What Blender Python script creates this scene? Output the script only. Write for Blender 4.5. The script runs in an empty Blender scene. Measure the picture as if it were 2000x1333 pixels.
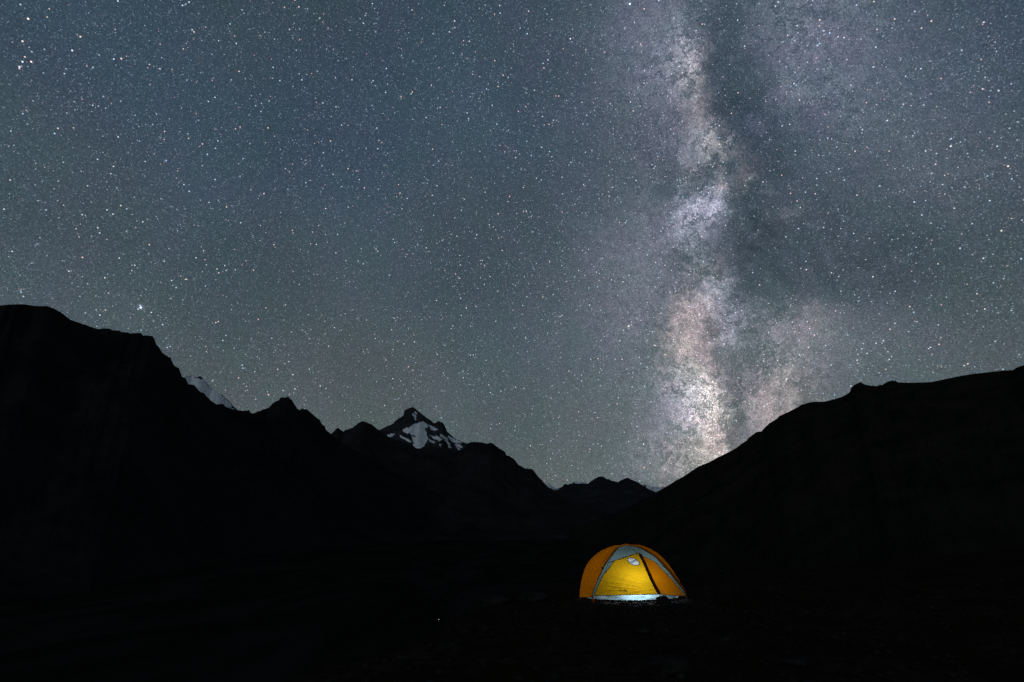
import bpy, bmesh, math, random
import numpy as np
from mathutils import Vector, Matrix
from mathutils.bvhtree import BVHTree

random.seed(7)
rng = np.random.default_rng(11)
scene = bpy.context.scene
COL = scene.collection
R = math.radians

# ------------------------------------------------------------------ camera
CAM_H = 1.5
PITCH = R(20.0)
cam_data = bpy.data.cameras.new('camera')
cam_data.lens = 18.0
cam_data.sensor_width = 36.0
cam_data.clip_start = 0.05
cam_data.clip_end = 100000.0
cam = bpy.data.objects.new('camera', cam_data)
COL.objects.link(cam)
cam.location = (0, 0, CAM_H)
cam.rotation_euler = (R(90) + PITCH, 0, 0)
scene.camera = cam
CP, SP = math.cos(PITCH), math.sin(PITCH)


def ray(px, py):
    """direction in the world of a point measured on the 2000 px wide photograph"""
    x = (px - 1000.0) / 1000.0
    z = (666.5 - py) / 1000.0
    return np.array([x, CP - z * SP, SP + z * CP])


def at(px, py, Y):
    d = ray(px, py)
    t = Y / d[1]
    return Vector((d[0] * t, Y, CAM_H + d[2] * t))


# ------------------------------------------------------------------ render settings
scene.render.engine = 'CYCLES'
scene.view_settings.view_transform = 'Standard'
scene.view_settings.look = 'None'
scene.view_settings.exposure = 0.0
scene.view_settings.gamma = 1.0
scene.view_settings.use_curve_mapping = False
scene.cycles.use_denoising = False
scene.cycles.use_adaptive_sampling = True
scene.cycles.adaptive_threshold = 0.02
scene.cycles.adaptive_min_samples = 32
scene.cycles.max_bounces = 4
scene.cycles.diffuse_bounces = 2
scene.cycles.transmission_bounces = 4
scene.cycles.sample_clamp_indirect = 0.2
scene.cycles.blur_glossy = 1.0

# ------------------------------------------------------------------ world: the night sky
world = bpy.data.worlds.new('World')
scene.world = world
world.use_nodes = True
WT = world.node_tree
WT.nodes.clear()


class G:
    """small helper that writes shader maths"""

    def __init__(self, tree):
        self.t = tree

    def node(self, kind, **kw):
        n = self.t.nodes.new(kind)
        for k, v in kw.items():
            setattr(n, k, v)
        return n

    def put(self, sock, v):
        if isinstance(v, bpy.types.NodeSocket):
            self.t.links.new(v, sock)
        elif isinstance(v, (tuple, list, np.ndarray, Vector)):
            v = [float(a) for a in v]
            if len(sock.default_value) == 4 and len(v) == 3:
                v.append(1.0)
            sock.default_value = v
        else:
            sock.default_value = float(v)

    def m(self, op, a, b=0.0, c=0.0, clamp=False):
        n = self.node('ShaderNodeMath', operation=op, use_clamp=clamp)
        for s, v in zip(n.inputs, (a, b, c)):
            self.put(s, v)
        return n.outputs[0]

    def v(self, op, a, b=(0, 0, 0), c=(0, 0, 0)):
        n = self.node('ShaderNodeVectorMath', operation=op)
        self.put(n.inputs[0], a)
        if op == 'SCALE':
            self.put(n.inputs['Scale'], b)
        else:
            self.put(n.inputs[1], b)
            if op == 'MULTIPLY_ADD':
                self.put(n.inputs[2], c)
        return n.outputs['Value'] if op in ('DOT_PRODUCT', 'LENGTH', 'DISTANCE') else n.outputs[0]

    def noise(self, vec, scale, detail=4, rough=0.55, dist=0.0, color=False):
        n = self.node('ShaderNodeTexNoise')
        self.put(n.inputs['Vector'], vec)
        n.inputs['Scale'].default_value = scale
        n.inputs['Detail'].default_value = detail
        n.inputs['Roughness'].default_value = rough
        n.inputs['Distortion'].default_value = dist
        return n.outputs['Color'] if color else n.outputs[0]

    def ramp(self, x, lo, hi, a=0.0, b=1.0, smooth=False):
        n = self.node('ShaderNodeMapRange')
        n.interpolation_type = 'SMOOTHSTEP' if smooth else 'LINEAR'
        for i, v in enumerate((x, lo, hi, a, b)):
            self.put(n.inputs[i], v)
        return n.outputs[0]

    def mix(self, f, a, b):
        n = self.node('ShaderNodeMix', data_type='RGBA')
        self.put(n.inputs['Factor'], f)
        self.put(n.inputs['A'], a)
        self.put(n.inputs['B'], b)
        return n.outputs['Result']


W = G(WT)
tc = W.node('ShaderNodeTexCoord')
DIR = W.v('NORMALIZE', tc.outputs['Generated'])


def unit(px, py):
    d = ray(px, py)
    return d / np.linalg.norm(d)


# galactic frame: the Milky Way is a great circle on the sphere
g1 = unit(1392, 900)
g2 = unit(1440, 10)
GN = np.cross(g1, g2)
GN /= np.linalg.norm(GN)
GE1 = unit(1400, 500)
GE1 = GE1 - GN * GE1.dot(GN)
GE1 /= np.linalg.norm(GE1)
GE2 = np.cross(GN, GE1)


def gal(px, py):
    d = unit(px, py)
    return np.array([math.atan2(d.dot(GE2), d.dot(GE1)), math.asin(max(-1, min(1, d.dot(GN))))])


glon = W.m('ARCTAN2', W.v('DOT_PRODUCT', DIR, GE2), W.v('DOT_PRODUCT', DIR, GE1))
glat = W.m('ARCSINE', W.v('DOT_PRODUCT', DIR, GN))
comb = W.node('ShaderNodeCombineXYZ')
W.put(comb.inputs[0], glon)
W.put(comb.inputs[1], glat)
LB = comb.outputs[0]
# the star clouds have ragged edges: warp the coordinates with two octaves of noise
w1 = W.v('SUBTRACT', W.noise(DIR, 11.0, 1.5, 0.6, color=True), (0.5, 0.5, 0.5))
w2 = W.v('SUBTRACT', W.noise(DIR, 36.0, 3.0, 0.72, color=True), (0.5, 0.5, 0.5))
LBW = W.v('MULTIPLY_ADD', w1, (0.055, 0.045, 0.0), LB)
LBW = W.v('MULTIPLY_ADD', w2, (0.060, 0.055, 0.0), LBW)


def blobs(coord, items):
    acc = 0.0
    for (x, y, sx, sy, w) in items:
        c = gal(x, y)
        sl = abs(gal(x, y - sy)[0] - gal(x, y + sy)[0]) / 2
        sb = abs(gal(x + sx, y)[1] - gal(x - sx, y)[1]) / 2
        s = np.array([1 / sl, 1 / sb, 0.0])
        o = np.array([-c[0] / sl, -c[1] / sb, 0.0])
        d = W.v('MULTIPLY_ADD', coord, s, o)
        q = W.v('DOT_PRODUCT', d, d)
        e = W.m('POWER', 0.36788, q)
        acc = W.m('MULTIPLY_ADD', e, w, acc)
    return acc


COOL = [
    (1300, 70, 80, 130, .055), (1340, 90, 28, 80, .08), (1320, 175, 50, 70, .04), (1590, 50, 120, 120, .05),
    (1680, 190, 190, 160, .030), (1545, 180, 44, 26, .045), (1620, 172, 20, 18, .03), (1830, 330, 170, 130, .018),
    (1365, 285, 55, 40, .10), (1360, 415, 52, 40, .19), (1397, 402, 24, 34, .17), (1345, 468, 40, 34, .09),
    (1398, 562, 28, 28, .16), (1270, 500, 110, 150, .045), (1230, 150, 90, 170, .022), (1415, 647, 13, 26, .17),
    (1445, 608, 38, 20, .10), (1395, 590, 30, 26, .09), (1345, 775, 52, 66, .12), (1345, 800, 34, 34, .08),
    (1310, 850, 80, 90, .07), (1540, 670, 130, 75, .065), (1470, 800, 60, 80, .04), (1418, 757, 14, 14, .07), (1230, 640, 130, 170, .028),
    (1480, 860, 60, 50, .03), (1435, 690, 30, 40, .04)]
WARM = [
    (1388, 835, 34, 52, .22), (1402, 868, 16, 30, .16), (1365, 905, 70, 50, .16), (1345, 690, 44, 60, .17),
    (1375, 745, 26, 40, .14), (1370, 800, 34, 50, .14), (1510, 765, 70, 80, .085), (1498, 805, 32, 34, .06), (1550, 725, 40, 50, .045), (1560, 640, 80, 40, .035),
    (1355, 610, 40, 46, .14), (1402, 285, 30, 22, .15), (1372, 235, 34, 44, .07), (1350, 140, 30, 60, .09),
    (1455, 345, 26, 34, .07), (1370, 330, 40, 24, .06), (1520, 430, 60, 40, .02), (1375, 525, 40, 20, .05), (1410, 370, 12, 20, .08)]
DUST = [
    (1415, 30, 40, 60, .70), (1432, 120, 44, 60, .85), (1388, 140, 20, 40, .55), (1412, 205, 20, 34, .7), (1455, 225, 50, 70, .95), (1500, 320, 60, 70, .75), (1462, 390, 30, 40, .7), (1480, 460, 50, 60, .95),
    (1570, 470, 110, 90, .85), (1700, 540, 150, 60, .60), (1800, 480, 140, 80, .40), (1455, 520, 44, 60, .75), (1352, 522, 46, 14, .55),
    (1320, 500, 30, 20, .35), (1388, 338, 30, 13, .75), (1405, 322, 22, 14, .6), (1345, 365, 40, 9, .40), (1425, 420, 14, 40, .7),
    (1380, 650, 11, 36, .55), (1400, 690, 12, 26, .5), (1428, 712, 16, 22, .45), (1432, 775, 20, 50, .60), (1446, 830, 16, 40, .55), (1424, 872, 12, 34, .45),
    (1320, 330, 36, 26, .45), (1325, 640, 26, 14, .5), (1348, 872, 18, 12, .8), (1390, 870, 12, 8, .6), (1345, 905, 30, 10, .5),
    (1295, 690, 40, 14, .4), (1465, 690, 22, 50, .55), (1300, 400, 26, 40, .35), (1510, 560, 60, 50, .45), (1530, 700, 60, 16, .4), (1570, 760, 16, 40, .5)]
cool = blobs(LBW, COOL)
warm = blobs(LBW, WARM)
dust = blobs(LBW, DUST)

# the band as a whole, all the way round the sphere
bw = W.m('MULTIPLY', W.m('MULTIPLY', glat, glat), -14.0)
band = W.m('POWER', 2.71828, bw)
patch = W.noise(LBW, 9.0, 2, 0.6)
fine = W.noise(DIR, 60.0, 4, 0.75)
fil = W.noise(LBW, 34.0, 4, 0.62)
mott = W.ramp(fine, 0.30, 0.70, 0.42, 1.62)
dustf = W.m('MULTIPLY', dust, W.ramp(fil, 0.36, 0.60, 0.30, 1.65))
thin = W.ramp(W.m('ABSOLUTE', W.m('SUBTRACT', fil, 0.47)), 0.060, 0.0, 0.0, 1.5, True)
gate = W.ramp(patch, 0.36, 0.56)
lane = W.m('MULTIPLY', W.m('ADD', W.ramp(fil, 0.52, 0.66, 0.0, 0.30, True), W.m('MULTIPLY', thin, gate)), W.m('POWER', band, 2.0))
trans = W.m('POWER', 0.36788, W.m('ADD', dustf, lane))
coolT = W.m('MULTIPLY', W.m('MULTIPLY', W.m('MULTIPLY', cool, mott), trans), 1.20)
warmT = W.m('MULTIPLY', W.m('MULTIPLY', W.m('MULTIPLY', warm, mott), trans), 1.50)
bandT = W.m('MULTIPLY', W.m('MULTIPLY', band, W.ramp(patch, 0.3, 0.7, 0.012, 0.055)), trans)
mwcol = W.v('SCALE', (0.95, 0.945, 1.14), W.m('ADD', coolT, bandT))
mwcol = W.v('ADD', mwcol, W.v('SCALE', (1.22, 0.95, 0.84), warmT))
hue = W.noise(DIR, 13.0, 2, 0.6)
mwcol = W.v('MULTIPLY', mwcol, W.mix(W.ramp(hue, 0.38, 0.62), (1.045, 0.972, 1.02), (0.972, 1.012, 1.01)))
mwamt = W.m('ADD', W.m('ADD', coolT, warmT), bandT)

# airglow: blue slate overhead, paler and greyer towards the horizon
sep = W.node('ShaderNodeSeparateXYZ')
W.put(sep.inputs[0], DIR)
zz = sep.outputs[2]
low = W.ramp(zz, 0.62, 0.02, 0.0, 1.0)
low = W.m('POWER', W.m('MAXIMUM', low, 0.0), 1.25)
air = W.mix(low, (0.043, 0.068, 0.096), (0.098, 0.120, 0.117))
cloud = W.noise(DIR, 2.6, 1, 0.5)
tint = W.mix(W.ramp(cloud, 0.40, 0.62, 0, 1), (0.96, 1.00, 1.02), (1.03, 1.01, 0.97))
air = W.v('MULTIPLY', air, tint)
air = W.v('MULTIPLY', air, W.mix(W.ramp(hue, 0.38, 0.62), (1.03, 0.988, 1.025), (0.97, 1.016, 0.985)))
air = W.v('SCALE', air, W.ramp(W.noise(DIR, 4.3, 1, 0.5), 0.3, 0.7, 0.92, 1.08))
skyt = W.node('ShaderNodeTexSky')
skyt.sky_type = 'NISHITA'
skyt.sun_disc = False
skyt.sun_elevation = R(-9.0)
skyt.sun_rotation = R(200.0)
air = W.v('ADD', air, W.v('SCALE', skyt.outputs[0], 0.05))
air = W.v('SCALE', air, W.m('SUBTRACT', 1.0, W.m('MULTIPLY', dustf, 0.16)))
glow = W.v('ADD', air, mwcol)
# unresolved stars make the glow grainy
grain = W.noise(DIR, 430.0, 1.0, 0.7)
gam = W.m('ADD', 0.30, W.m('MULTIPLY', mwamt, 0.9))
glow = W.v('SCALE', glow, W.m('MULTIPLY_ADD', W.m('SUBTRACT', W.ramp(grain, 0.25, 0.75), 0.5), W.m('MULTIPLY', gam, 2.0), 1.0))

# the brightest single stars where they stand in the sky; the stars themselves are built further down
tot = glow
BRIGHT = [
    (275, 601, 8.0, (0.85, 0.90, 1.25)), (1230, 8, 6.0, (0.8, 0.92, 1.3)), (1228, 637, 3.5, (1.1, 1.0, 0.95)),
    (1257, 868, 2.6, (1.0, 0.95, 1.1)), (1299, 693, 2.0, (1.3, .8, .7)), (55, 37, 3.2, (1.35, .85, .7)),
    (61, 121, 2.6, (1.3, .85, .75)), (44, 121, 2.4, (.9, .95, 1.2)), (38, 131, 2.4, (.9, .95, 1.2)),
    (44, 81, 2.0, (1.2, .95, .8)), (141, 99, 2.4, (.85, .95, 1.25)), (157, 72, 1.8, (1.2, .95, .85)),
    (237, 115, 2.2, (1.3, .85, .7)), (995, 384, 1.8, (1.25, .8, .75)), (973, 418, 1.8, (1.2, .95, .9)),
    (931, 459, 1.8, (1., 1., 1.)), (1857, 286, 2.4, (1.1, 1., .9)), (1969, 325, 2.2, (1.2, .95, .8)),
    (1956, 451, 2.0, (1.2, 1., .8)), (576, 760, 1.6, (1., 1., 1.1)), (572, 732, 1.8, (1.1, .9, 1.2)),
    (524, 771, 1.6, (1.4, .7, .7)), (1258, 914, 2.0, (1.4, .75, .6)), (1036, 871, 1.6, (1.1, 1., .95)),
    (1215, 702, 1.6, (1.0, .9, 1.15)), (1575, 527, 1.7, (1.2, .95, .9)), (1705, 541, 1.8, (1., 1., 1.1)),
    (1492, 693, 1.2, (.85, .98, 1.15)), (1168, 701, 1.5, (1.3, .8, .75)), (1544, 378, 1.5, (1.25, .85, .8))]
for (x, y, s, c) in BRIGHT[:3]:
    h = W.m('SUBTRACT', 1.0, W.m('DIVIDE', W.v('DISTANCE', DIR, unit(x, y)), 0.0085), clamp=True)
    tot = W.v('ADD', tot, W.v('SCALE', c, W.m('MULTIPLY', W.m('MULTIPLY', h, h), s * 0.02)))
bg = W.node('ShaderNodeBackground')
W.put(bg.inputs[0], tot)
bg.inputs[1].default_value = 1.0
wo = W.node('ShaderNodeOutputWorld')
WT.links.new(bg.outputs[0], wo.inputs[0])
world.cycles.sampling_method = 'MANUAL'
world.cycles.sample_map_resolution = 512

# added soft fill from low behind the camera, to brighten the snow faces
sun_d = bpy.data.lights.new('snow_fill_light', 'SUN')
sun_d.energy = 0.30
sun_d.angle = R(12)
sun_d.color = (0.86, 0.93, 1.0)
sun = bpy.data.objects.new('snow_fill_light', sun_d)
COL.objects.link(sun)
sun.rotation_euler = (R(82), 0, R(-20))


# ------------------------------------------------------------------ materials
def new_mat(name):
    m = bpy.data.materials.new(name)
    m.use_nodes = True
    m.node_tree.nodes.clear()
    return m, G(m.node_tree)


def principled(g, color, rough=0.9, spec=0.2, normal=None):
    b = g.node('ShaderNodeBsdfPrincipled')
    g.put(b.inputs['Base Color'], color)
    g.put(b.inputs['Roughness'], rough)
    b.inputs['Specular IOR Level'].default_value = spec
    if normal is not None:
        g.put(b.inputs['Normal'], normal)
    return b.outputs[0]


def out(g, sh):
    o = g.node('ShaderNodeOutputMaterial')
    g.t.links.new(sh, o.inputs[0])


def bump(g, h, strength, dist):
    n = g.node('ShaderNodeBump')
    n.inputs['Strength'].default_value = strength
    n.inputs['Distance'].default_value = dist
    g.put(n.inputs['Height'], h)
    return n.outputs[0]


def objco(g):
    return g.node('ShaderNodeTexCoord').outputs['Object']


def mat_rock(name, a, b, scale, bumpd, snow=False):
    m, g = new_mat(name)
    co = objco(g)
    n1 = g.noise(co, scale, 6, 0.6)
    n2 = g.noise(co, scale * 9, 5, 0.65)
    col = g.mix(g.ramp(g.m('ADD', g.m('MULTIPLY', n1, .65), g.m('MULTIPLY', n2, .35)), .38, .62), a, b)
    rough = 0.95
    if snow:
        at_ = g.node('ShaderNodeAttribute', attribute_name='snow').outputs['Fac']
        f = g.m('ADD', at_, g.m('MULTIPLY', g.m('SUBTRACT', n2, 0.5), 0.8))
        f = g.ramp(f, 0.24, 0.58, 0, 1, True)
        scol = g.mix(g.ramp(g.noise(co, scale * 20, 4), .35, .65), (0.62, 0.66, 0.70), (0.92, 0.93, 0.94))
        col = g.mix(f, col, scol)
    nb = bump(g, n2, 0.7, bumpd)
    out(g, principled(g, col, rough, 0.0, nb))
    return m


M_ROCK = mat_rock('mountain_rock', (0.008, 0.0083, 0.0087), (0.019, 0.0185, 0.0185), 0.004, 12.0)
M_MID = mat_rock('hazed_mid_rock', (0.010, 0.0108, 0.012), (0.024, 0.0245, 0.026), 0.004, 12.0)  # distance haze put into the rock colour of the middle ridge
M_FAR = mat_rock('hazed_far_rock', (0.012, 0.013, 0.015), (0.026, 0.0275, 0.031), 0.004, 12.0)  # paler and bluer still, haze painted into the far hills
M_SLOPE = mat_rock('mountain_slope', (0.008, 0.0075, 0.0065), (0.020, 0.0175, 0.0135), 0.02, 2.0)
M_SNOW = mat_rock('snow_and_rock', (0.020, 0.021, 0.023), (0.045, 0.046, 0.049), 0.004, 10.0, True)
M_STONE = mat_rock('boulder_stone', (0.006, 0.006, 0.006), (0.022, 0.021, 0.020), 3.0, 0.01)


def mat_ground():
    m, g = new_mat('alpine_ground')
    co = objco(g)
    n1 = g.noise(co, 0.6, 5, 0.6)
    n2 = g.noise(co, 6.0, 6, 0.65)
    n3 = g.noise(co, 38.0, 4, 0.6)
    soil = g.mix(g.ramp(n2, .36, .64), (0.007, 0.0055, 0.004), (0.024, 0.018, 0.0135))
    turf = g.mix(g.ramp(n3, .35, .65), (0.006, 0.005, 0.003), (0.015, 0.012, 0.0075))
    col = g.mix(g.ramp(n1, .45, .58), soil, turf)
    # lantern light put into the ground colour: a paler patch around the tent
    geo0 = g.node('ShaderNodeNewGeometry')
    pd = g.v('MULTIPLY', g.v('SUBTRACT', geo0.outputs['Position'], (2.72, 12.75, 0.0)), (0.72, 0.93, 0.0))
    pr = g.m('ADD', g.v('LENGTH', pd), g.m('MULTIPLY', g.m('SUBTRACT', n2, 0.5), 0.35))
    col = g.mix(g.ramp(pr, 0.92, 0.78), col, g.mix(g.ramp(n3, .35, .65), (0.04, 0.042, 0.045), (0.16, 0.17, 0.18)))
    # pale gravel braids on the valley floor
    geo = g.node('ShaderNodeNewGeometry')
    sp = g.node('ShaderNodeSeparateXYZ')
    g.put(sp.inputs[0], geo.outputs['Position'])
    depth = g.ramp(sp.outputs[2], -40.0, -52.0)
    st = g.noise(g.v('MULTIPLY', co, (0.012, 0.004, 0.0)), 1.0, 5, 0.6, 1.2)
    grav = g.mix(g.ramp(st, .45, .60), (0.0075, 0.007, 0.0065), (0.014, 0.0135, 0.0125))
    col = g.mix(depth, col, grav)
    h = g.m('ADD', g.m('MULTIPLY', n2, 0.7), g.m('MULTIPLY', n3, 0.3))
    out(g, principled(g, col, 0.95, 0.0, bump(g, h, 0.8, 0.04)))
    return m


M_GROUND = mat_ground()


def mat_fabric(name, color, trans=0.8, weave=900.0, var=0.10):
    m, g = new_mat(name)
    co = objco(g)
    n = g.noise(co, 5.0, 4, 0.6)
    fine_n = g.noise(co, 60.0, 3, 0.6)
    f = g.ramp(g.m('ADD', g.m('MULTIPLY', n, .6), g.m('MULTIPLY', fine_n, .4)), .3, .7, 1 - var, 1 + var)
    col = g.v('SCALE', color, f)
    nb = bump(g, g.m('ADD', g.noise(co, 14.0, 4), g.noise(co, 130.0, 2)), 0.35, 0.02)
    d = g.node('ShaderNodeBsdfDiffuse')
    g.put(d.inputs[0], col)
    g.put(d.inputs['Normal'], nb)
    t = g.node('ShaderNodeBsdfTranslucent')
    g.put(t.inputs[0], col)
    g.put(t.inputs['Normal'], nb)
    mx = g.node('ShaderNodeMixShader')
    mx.inputs[0].default_value = trans
    g.t.links.new(d.outputs[0], mx.inputs[1])
    g.t.links.new(t.outputs[0], mx.inputs[2])
    out(g, mx.outputs[0])
    return m


M_YELLOW = mat_fabric('yellow_ripstop', (0.88, 0.50, 0.010))
M_ORANGE = mat_fabric('orange_ripstop', (0.62, 0.185, 0.0015))
M_ORANGE2 = mat_fabric('amber_ripstop', (0.54, 0.172, 0.002))
M_GREY = mat_fabric('pale_grey_ripstop', (0.21, 0.335, 0.345), 0.82)
M_VINYL = mat_fabric('frosted_window', (0.86, 0.96, 1.0), 0.99, var=0.02)
M_TUB = mat_fabric('white_inner_fabric', (0.58, 0.87, 1.0), 0.96, var=0.04)
M_ORANGE_SHADED = mat_fabric('shaded_orange_ripstop', (0.15, 0.045, 0.003))  # the orange fabric with shade put into its colour, for the right edge
M_FLOOR = mat_fabric('groundsheet', (0.30, 0.34, 0.38), 0.1)
M_MESH = mat_fabric('pale_strap', (0.30, 0.42, 0.52), 0.9)


def mat_plain(name, color, rough=0.7, spec=0.3):
    m, g = new_mat(name)
    co = objco(g)
    n = g.noise(co, 40.0, 4)
    out(g, principled(g, g.v('SCALE', color, g.ramp(n, .3, .7, .8, 1.2)), rough, spec))
    return m


M_FLAP = mat_plain('dark_flap', (0.035, 0.010, 0.004), 0.85)
M_SEAM = mat_plain('seam_tape', (0.06, 0.035, 0.012), 0.8)
M_SEAMG = mat_plain('grey_seam_tape', (0.05, 0.06, 0.06), 0.8)
M_BLACK = mat_plain('black_plastic', (0.012, 0.012, 0.013), 0.5)
M_PRINT = mat_plain('dark_print', (0.030, 0.008, 0.003), 0.9)
M_POLE = mat_plain('anodised_pole', (0.42, 0.20, 0.05), 0.4, 0.5)
M_METAL = mat_plain('grey_metal', (0.25, 0.25, 0.26), 0.4, 0.5)


def mat_emit(name, color, strength):
    m, g = new_mat(name)
    e = g.node('ShaderNodeEmission')
    g.put(e.inputs[0], color)
    e.inputs[1].default_value = strength
    out(g, e.outputs[0])
    return m


# ------------------------------------------------------------------ helpers for objects
def mesh_obj(name, verts, faces, mat, parent=None, smooth=True):
    me = bpy.data.meshes.new(name)
    me.from_pydata([tuple(v) for v in verts], [], faces)
    me.update()
    if smooth:
        me.polygons.foreach_set('use_smooth', [True] * len(me.polygons))
    me.materials.append(mat)
    o = bpy.data.objects.new(name, me)
    COL.objects.link(o)
    if parent is not None:
        o.parent = parent
        o.matrix_parent_inverse = parent.matrix_basis.inverted()
    return o


def tag(o, label, cat, group=None):
    o['label'] = label
    o['category'] = cat
    if group:
        o['group'] = group
    return o


def empty(name, loc):
    o = bpy.data.objects.new(name, None)
    o.empty_display_size = 0.2
    o.location = loc
    COL.objects.link(o)
    return o


def grid_faces(nr, nc):
    i = np.arange(nr - 1)[:, None] * nc + np.arange(nc - 1)[None, :]
    return np.stack([i, i + 1, i + nc + 1, i + nc], -1).reshape(-1, 4).tolist()


# value noise for terrain
PERM = rng.permutation(4096)


def vnoise(x, y):
    xi = np.floor(x).astype(int)
    yi = np.floor(y).astype(int)
    fx, fy = x - xi, y - yi
    fx = fx * fx * fx * (fx * (fx * 6 - 15) + 10)
    fy = fy * fy * fy * (fy * (fy * 6 - 15) + 10)

    def h(a, b):
        return PERM[(PERM[a & 4095] + b) & 4095] / 4095.0
    a = h(xi, yi) * (1 - fx) + h(xi + 1, yi) * fx
    b = h(xi, yi + 1) * (1 - fx) + h(xi + 1, yi + 1) * fx
    return a * (1 - fy) + b * fy


def fbm(x, y, octv=5, gain=0.5, ridged=False):
    s = np.zeros_like(x, dtype=float)
    a, tot_ = 1.0, 0.0
    for k in range(octv):
        n = vnoise(x + 17.3 * k, y - 9.1 * k)
        if ridged:
            n = 1.0 - np.abs(2 * n - 1)
        s += n * a
        tot_ += a
        a *= gain
        x = x * 2.03
        y = y * 2.03
    return s / tot_


# ------------------------------------------------------------------ stars
def build_stars():
    rs = np.random.default_rng(5)
    N = 1150000
    z = rs.uniform(0.0, 1.0, N)
    az = rs.uniform(0, 2 * math.pi, N)
    h = np.sqrt(1 - z * z)
    D = np.stack([h * np.sin(az), h * np.cos(az), z], 1)
    L = np.arctan2(D @ GE2, D @ GE1)
    B = np.arcsin(np.clip(D @ GN, -1, 1))
    wl = (fbm(L * 14 + 3, B * 14 + 7, 3) - 0.5) * 0.09
    wb = (fbm(L * 14 + 33, B * 14 + 57, 3) - 0.5) * 0.07

    def field(items):
        acc = np.zeros(N)
        for (x, y, sx, sy, w) in items:
            c = gal(x, y)
            sl = abs(gal(x, y - sy)[0] - gal(x, y + sy)[0]) / 2
            sb = abs(gal(x + sx, y)[1] - gal(x - sx, y)[1]) / 2
            acc += w * np.exp(-((L + wl - c[0]) / sl) ** 2 - ((B + wb - c[1]) / sb) ** 2)
        return acc
    mw = field(COOL) + 0.7 * field(WARM)
    dn = 0.36 + 0.20 * np.exp(-(B / 0.38) ** 2) + 1.9 * mw
    dn *= np.exp(-0.55 * field(DUST)) * (0.55 + 0.9 * fbm(L * 16, B * 16, 3, 0.6))
    keep = rs.uniform(0, 1, N) < dn
    D = D[keep]
    n = len(D)
    F_ = 0.070 * rs.uniform(0.0, 1, n) ** (-1 / 1.7)
    F_ = np.clip(F_, 0, 1.9) * (0.62 + 0.38 * np.clip(D[:, 2] / 0.3, 0, 1))
    k = rs.uniform(0, 1, (n, 1))
    C = np.array([[0.58, 0.90, 1.22]]) * (1 - k) + np.array([[0.98, 1.0, 1.04]]) * k
    wm = rs.uniform(0, 1, n) < np.where(F_ > 0.5, 0.28, 0.13)
    C[wm] = np.array([1.22, 0.88, 0.78]) * (0.75 + 0.25 * k[wm]) + 0.25 * (1 - k[wm]) * np.array([1.1, .8, 1.1])
    bd = np.array([unit(x, y) for x, y, _, _ in BRIGHT])
    D = np.vstack([D, bd])
    F_ = np.concatenate([F_, [q[2] * 1.3 for q in BRIGHT]])
    C = np.vstack([C, [q[3] for q in BRIGHT]])
    o_ = np.argsort(F_)
    D, F_, C = D[o_], F_[o_], C[o_]
    n = len(D)
    rad = 0.00063 * (1 + 0.32 * np.log1p(F_ * 3))
    lum = F_ / (rad / 0.00063) ** 2
    U = np.cross(D, np.array([0.0, 0.0, 1.0]))
    U /= np.linalg.norm(U, axis=1, keepdims=True) + 1e-9
    Vv = np.cross(U, D)
    DIST = 60000.0
    ph = rs.uniform(0, 1.0, n)
    cut = int(np.searchsorted(F_, 0.5))
    V, cnt = [], []
    for lo_, hi_, sides in ((0, cut, 4), (cut, n, 8)):
        a = ph[lo_:hi_, None] + np.arange(sides)[None] * 2 * math.pi / sides
        P = D[lo_:hi_, None] + (U[lo_:hi_, None] * np.cos(a)[..., None] + Vv[lo_:hi_, None] * np.sin(a)[..., None]) * rad[lo_:hi_, None, None]
        V.append((P * DIST).reshape(-1, 3))
        cnt.append(np.full(hi_ - lo_, sides))
    V = np.vstack(V)
    cnt = np.concatenate(cnt)
    me = bpy.data.meshes.new('stars')
    me.vertices.add(len(V))
    me.vertices.foreach_set('co', V.reshape(-1).astype(np.float32))
    me.loops.add(len(V))
    me.loops.foreach_set('vertex_index', np.arange(len(V), dtype=np.int32))
    me.polygons.add(n)
    me.polygons.foreach_set('loop_start', (np.cumsum(cnt) - cnt).astype(np.int32))
    me.update(calc_edges=True)
    ca = me.attributes.new('star_light', 'FLOAT_COLOR', 'FACE')
    col = np.ones((n, 4), np.float32)
    col[:, :3] = C * lum[:, None]
    ca.data.foreach_set('color', col.reshape(-1))
    m, g = new_mat('starlight')
    e = g.node('ShaderNodeEmission')
    g.put(e.inputs[0], g.node('ShaderNodeAttribute', attribute_name='star_light').outputs['Color'])
    tr = g.node('ShaderNodeBsdfTransparent')
    ad = g.node('ShaderNodeAddShader')
    g.t.links.new(e.outputs[0], ad.inputs[0])
    g.t.links.new(tr.outputs[0], ad.inputs[1])
    out(g, ad.outputs[0])
    m.cycles.emission_sampling = 'NONE'
    me.materials.append(m)
    o = bpy.data.objects.new('stars', me)
    COL.objects.link(o)
    o['kind'] = 'stuff'
    o['label'] = 'countless stars filling the night sky'
    o['category'] = 'stars'


build_stars()

# ------------------------------------------------------------------ terrain: ground
EDGE = np.array([(-9, -6), (-5, 2), (-2.6, 6.2), (-1.75, 7.9), (-0.95, 10.2), (-0.75, 12.0), (-0.3, 14.2), (1.6, 16.5),
                 (5, 19), (14, 25), (40, 42), (120, 90), (400, 240), (1500, 800)], float)


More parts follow.
